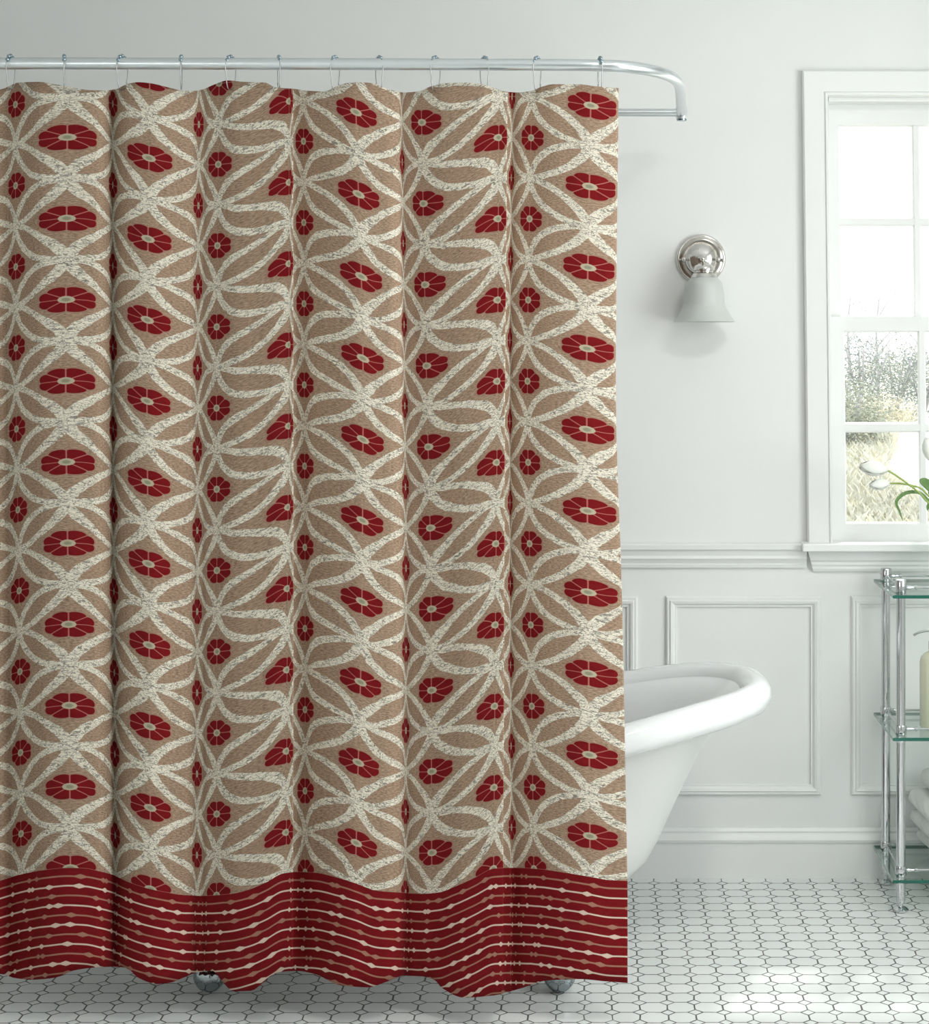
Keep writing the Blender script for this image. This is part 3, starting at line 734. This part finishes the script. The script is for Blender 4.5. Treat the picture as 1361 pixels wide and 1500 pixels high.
def ribbon(bm, pts, width, nrm):
    pts = catmull(pts, 8); rows = []; n = len(pts)
    for i_, p in enumerate(pts):
        d = (pts[min(i_+1, n-1)]-pts[max(i_-1, 0)]).normalized(); s = i_/(n-1)
        w = width*(math.sin(PI*min(1, s*.9+.09))**.7); q_ = d.cross(nrm).normalized()
        rows.append([bm.verts.new(p+q_*w*t_+nrm*abs(t_)*w*.35) for t_ in (-1, -.5, 0, .5, 1)])
    for A, Bq in zip(rows, rows[1:]):
        for j in range(4): bm.faces.new((A[j], A[j+1], Bq[j+1], Bq[j]))
def tulip(head_px, base_px, y, stem_px, size, label, open_=.62, leaves=()):
    hb = P(*base_px, y); tip = P(*head_px, y-.01); d = tip-hb
    sp0 = [Vector((vx+.01*R.uniform(-1, 1), vy, vz+.02)), Vector((vx-.004, vy-.004, vz+.12)), Vector((vx-.012, vy-.006, vz+.178))]
    sp0 += [P(a_, b_, y+.004) for a_, b_ in stem_px]+[hb]
    e_ = empty('tulip', sp0[0], label, 'tulip', 'white tulips in the glass vase')
    bm = B(); tube(bm, catmull(sp0, 6), .0024, 10); obj('stem', bm, M['stem'], e_, smooth=True)
    bm = B()
    for k in range(3): petal_mesh(bm, hb, d, size, size*.36, k*2*PI/3, open_*.93)
    for k in range(3): petal_mesh(bm, hb, d, size*1.0, size*.40, k*2*PI/3+PI/3, open_*1.08)
    o = obj('flower_head', bm, M['petal'], e_, smooth=True)
    m_ = o.modifiers.new('t', 'SOLIDIFY'); m_.thickness = .0008
    for lp, w in leaves:
        bm = B(); ribbon(bm, [Vector((vx-.008, vy, vz+.15))]+[P(a_, b_, yy) for a_, b_, yy in lp], w, Vector((0.15, -1, .35)).normalized()); o = obj('leaf', bm, M['leaf'], e_, smooth=True)
        m_ = o.modifiers.new('t', 'SOLIDIFY'); m_.thickness = .0007
tulip((1259, 683), (1300, 689), 4.40, [(1361, 737), (1347, 722), (1329, 708), (1312, 696)], .071, 'white tulip reaching furthest left before the window, upper of the two drooping heads', .62,
      leaves=[([(1362, 735, 4.43), (1346, 722, 4.42), (1328, 722, 4.42), (1316, 730, 4.42), (1313, 738, 4.42), (1318, 750, 4.43), (1322.5, 763, 4.43)], .0045)])
tulip((1276, 711), (1303, 708), 4.42, [(1361, 727), (1350, 716), (1337, 711.5), (1320, 708.5)], .052, 'smaller white tulip with its head just below the leftmost one', .62,
      leaves=[([(1366, 722, 4.46), (1360, 712, 4.44), (1352, 706, 4.43), (1347, 703, 4.43)], .014), ([(1372, 745, 4.44), (1364, 738, 4.43), (1359.5, 742, 4.43), (1359, 748, 4.43)], .006)])
tulip((1356, 638), (1366, 676), 4.45, [(1392, 735), (1378, 705)], .062, 'upright white tulip at the right edge of the picture, above the green leaf', .62)
tulip((1420, 650), (1408, 690), 4.47, [(1400, 735), (1402, 712)], .060, 'white tulip standing to the right beyond the picture edge', .66)

# ------------------------------------------------------------------ outside
GZ = -.35
def gz(X, Y): return GZ+.012*max(0, Y-17)+.05*math.sin(X*.9+Y*.31)
bm = B(); gn_ = 40; gv = {}
for i_ in range(gn_+1):
    for j in range(gn_+1):
        X = -40+80*i_/gn_; Y = 4.9+(j/gn_)**1.6*90; gv[i_, j] = bm.verts.new((X, Y, gz(X, Y)))
for i_ in range(gn_):
    for j in range(gn_): bm.faces.new((gv[i_, j], gv[i_+1, j], gv[i_+1, j+1], gv[i_, j+1]))
tag(obj('meadow_ground', bm, M['soil'], smooth=True), kind='structure')
bm = B(); rows = []
pc = [(5.0, 8), (4.35, 15), (4.25, 18), (4.7, 23), (5.5, 27), (6.6, 33), (9, 42)]
cc = catmull([(x, y, 0) for x, y in pc], 8)
for k, p in enumerate(cc):
    w = 1.25; rows.append([bm.verts.new((p.x+s*w, p.y, gz(p.x+s*w, p.y)+.02+.01*(1-s*s))) for s in (-1, -.5, 0, .5, 1)])
for A, Bq in zip(rows, rows[1:]):
    for j in range(4): bm.faces.new((A[j], A[j+1], Bq[j+1], Bq[j]))
tag(obj('garden_path', bm, M['path'], smooth=True), 'pale gravel path winding away outside the window', 'path', kind='structure')
def pathx(y):
    for p, q_ in zip(cc, cc[1:]):
        if p.y <= y <= q_.y: return p.x+(q_.x-p.x)*(y-p.y)/(q_.y-p.y)
    return 99
def mesh_tris(name, tris, mats, idx=None):
    me = bpy.data.meshes.new(name); vs_ = [v for t_ in tris for v in t_]
    fs, k = [], 0
    for t_ in tris: fs.append(tuple(range(k, k+len(t_)))); k += len(t_)
    me.from_pydata(vs_, [], fs)
    for m_ in mats: me.materials.append(m_)
    if idx: me.polygons.foreach_set('material_index', idx)
    return me
tris, idx = [], []
for k in range(42000):
    Y = 15+22*R.random()**1.0; X = Y*(.135+.085*R.random())+R.uniform(-.3, .3)*2
    if abs(X-pathx(Y)) < 1.2*R.uniform(.86, 1.0): continue
    h = R.uniform(.08, .30); a_ = R.uniform(0, 6.28); w = R.uniform(.005, .011); z = gz(X, Y)
    lx_, ly_ = R.uniform(-.12, .12), R.uniform(-.1, .1)
    tris.append([(X-w*math.cos(a_), Y-w*math.sin(a_), z), (X+w*math.cos(a_), Y+w*math.sin(a_), z), (X+lx_+w*.5, Y+ly_, z+h*.8), (X+lx_*1.6, Y+ly_, z+h)]); idx.append(1 if R.random() < .3 else 0)
tag(link('tall_grass', mesh_tris('tall_grass', tris, [M['grass'], M['tuft']], idx)), 'pale dry grass growing beside the path outside the window', 'grass', kind='stuff')
def leafy(name, c, rad, n, leaf, mat, label, cat, stems=5, group=None, trunk=None):
    e_ = empty(name, (c[0], c[1], gz(c[0], c[1])), label, cat, group)
    tr = []
    for k in range(n):
        while True:
            v = Vector((R.uniform(-1, 1), R.uniform(-1, 1), R.uniform(-1, 1)))
            if v.length < 1: break
        v = v*(.55+.45*R.random()) if R.random() < .5 else v
        p = Vector((v.x*rad[0], v.y*rad[1], c[2]-gz(c[0], c[1])+v.z*rad[2]))
        if p.z < .03: p.z = R.uniform(.03, .3)
        d = Vector((R.gauss(0, 1), R.gauss(0, 1), R.gauss(0, .7))).normalized()*leaf*R.uniform(.5, 1.2); s_ = d.cross(Vector((R.gauss(0, 1), R.gauss(0, 1), R.gauss(0, 1)))).normalized()*leaf*.28
        tr.append([p-d, p+s_, p+d, p-s_])
    link('foliage', mesh_tris('foliage', tr, [mat]), parent=e_)
    bm = B(); zc = c[2]-gz(c[0], c[1])
    if trunk:
        tube(bm, catmull([(0, 0, 0), (.03, 0, trunk[1]*.35), (-.02, 0, trunk[1]*.7), (.05, 0, trunk[1])], 5), [trunk[0]*(1-.045*k) for k in range(16)], 10)
        for k in range(stems):
            a_ = R.uniform(0, 6.28); z0 = trunk[1]*R.uniform(.3, .85); L = R.uniform(.4, .9)*rad[0]
            tube(bm, catmull([(0, 0, z0), (L*.5*math.cos(a_), L*.5*math.sin(a_), z0+L*.5), (L*math.cos(a_), L*math.sin(a_), z0+L*.8)], 4), [trunk[0]*.35*(1-.1*q_) for q_ in range(9)], 6)
    else:
        for k in range(stems):
            a_ = R.uniform(0, 6.28); L = rad[0]*R.uniform(.2, .8)
            tube(bm, catmull([(0, 0, 0), (L*.4*math.cos(a_), L*.4*math.sin(a_), zc*.7), (L*math.cos(a_), L*math.sin(a_), zc+rad[2]*.6)], 4), .02, 6)
    obj('trunk' if trunk else 'branches', bm, M['bark'], e_, smooth=True, origin=Vector((0, 0, 0)))
def pxx(px, Y): return (px-CX)*Y/F
for (px, Y, rx, rz, zc, n, mt, lb) in [
    (1246, 27, .65, .62, .28, 2600, 'bush', 'grey green bush at the left of the lower panes, outside the window'),
    (1288, 32, .75, .45, .12, 2200, 'tuft', 'yellowish bush beyond the grass, centre of the lower panes, outside the window'),
    (1262, 35, .8, .95, .75, 2600, 'tree', 'darker bush under the left tree, outside the window'),
    (1310, 38, .9, .85, .75, 2600, 'bush', 'olive bush between the two trees, outside the window'),
    (1352, 36, .8, .8, .70, 2400, 'tree', 'green bush beneath the right tree, outside the window')]:
    leafy('bush', (pxx(px, Y), Y, zc), (rx, rx, rz), n, .045, M[mt], lb, 'bush', group='bushes outside the window')
for (px, Y, tr_, h, n, lb) in [
    (1285, 39, .045, 2.6, 420, 'slender bare tree with a grey trunk, left of the two in the lower panes'),
    (1347, 41, .045, 2.4, 420, 'slender tree with a pale trunk at the right of the lower panes'),
    (1243, 44, .05, 2.6, 700, 'low tree with a broad crown at the left of the lower panes')]:
    leafy('tree', (pxx(px, Y), Y, h*.72), (1.1, 1.1, .9), n, .04, M['tree'], lb, 'tree', stems=7, group='trees outside the window', trunk=(tr_, h))

leafy('tree', (2.5, 8.8, 5.3), (1.7, 1.4, 1.1), 900, .09, M['tree'], 'tall tree close to the house, its crown above the window and out of view', 'tree', stems=0, group='trees outside the window', trunk=(.09, 5.2))  # out-of-view tree placed between sun and window to dapple the floor
# ------------------------------------------------------------------ light
w = bpy.data.worlds.new('hazy_sky'); bpy.context.scene.world = w; w.use_nodes = True
nt = w.node_tree; nt.nodes.clear(); bg = nt.nodes.new('ShaderNodeBackground'); ou = nt.nodes.new('ShaderNodeOutputWorld')
bg.inputs[0].default_value = (.97, .99, 1, 1); bg.inputs[1].default_value = 2.7; nt.links.new(bg.outputs[0], ou.inputs[0])
def area(name, loc, rot, sx, sy, power, col):
    l = bpy.data.lights.new(name, 'AREA'); l.shape = 'RECTANGLE'; l.size = sx; l.size_y = sy; l.energy = power; l.color = col
    o = bpy.data.objects.new(name, l); C.objects.link(o); o.location = loc; o.rotation_euler = rot; return o
area('fill_light_right', (XR+.10, (RW[0]+RW[1])/2, (RW[2]+RW[3])/2), (0, PI/2, 0), RW[3]-RW[2], RW[1]-RW[0], 41, (.995, 1, .995))  # area lamp in the added right window, brightens wall and floor
area('fill_light_left', (XL-.10, (FW[0]+FW[1])/2, (FW[2]+FW[3])/2), (0, -PI/2, 0), FW[3]-FW[2], FW[1]-FW[0], 31, (1, .99, .97))  # area lamp in the added left window, brings out the curtain folds
cl = empty('added_ceiling_lamp', (.75, 2.5, ZC), kind='structure')  # unseen lamp added above the frame to brighten floor and tub
bm = B(); lathe(bm, [(0, 0), (.22, 0), (.22, -.03), (.20, -.035), (0, -.035)], (.75, 2.5, ZC), (0, 0, 1), 40); obj('added_lamp_base', bm, M['nickel'], cl, smooth=True, angle=.6)
ld = bpy.data.lights.new('ceiling_fill_light', 'AREA'); ld.shape = 'DISK'; ld.size = .38; ld.energy = 17; ld.color = (1, .99, .97)  # fill light hung under the added ceiling fixture
lo = bpy.data.objects.new('ceiling_fill_light', ld); C.objects.link(lo); lo.location = (.75, 2.5, ZC-.045)
sun = bpy.data.lights.new('sun', 'SUN'); sun.energy = 2.8; sun.angle = math.radians(2.5); sun.color = (1, .97, .92)
so_ = bpy.data.objects.new('sun', sun); C.objects.link(so_)
dirv = Vector((-.27, -.68, -.92)).normalized(); so_.rotation_euler = dirv.to_track_quat('-Z', 'Y').to_euler()
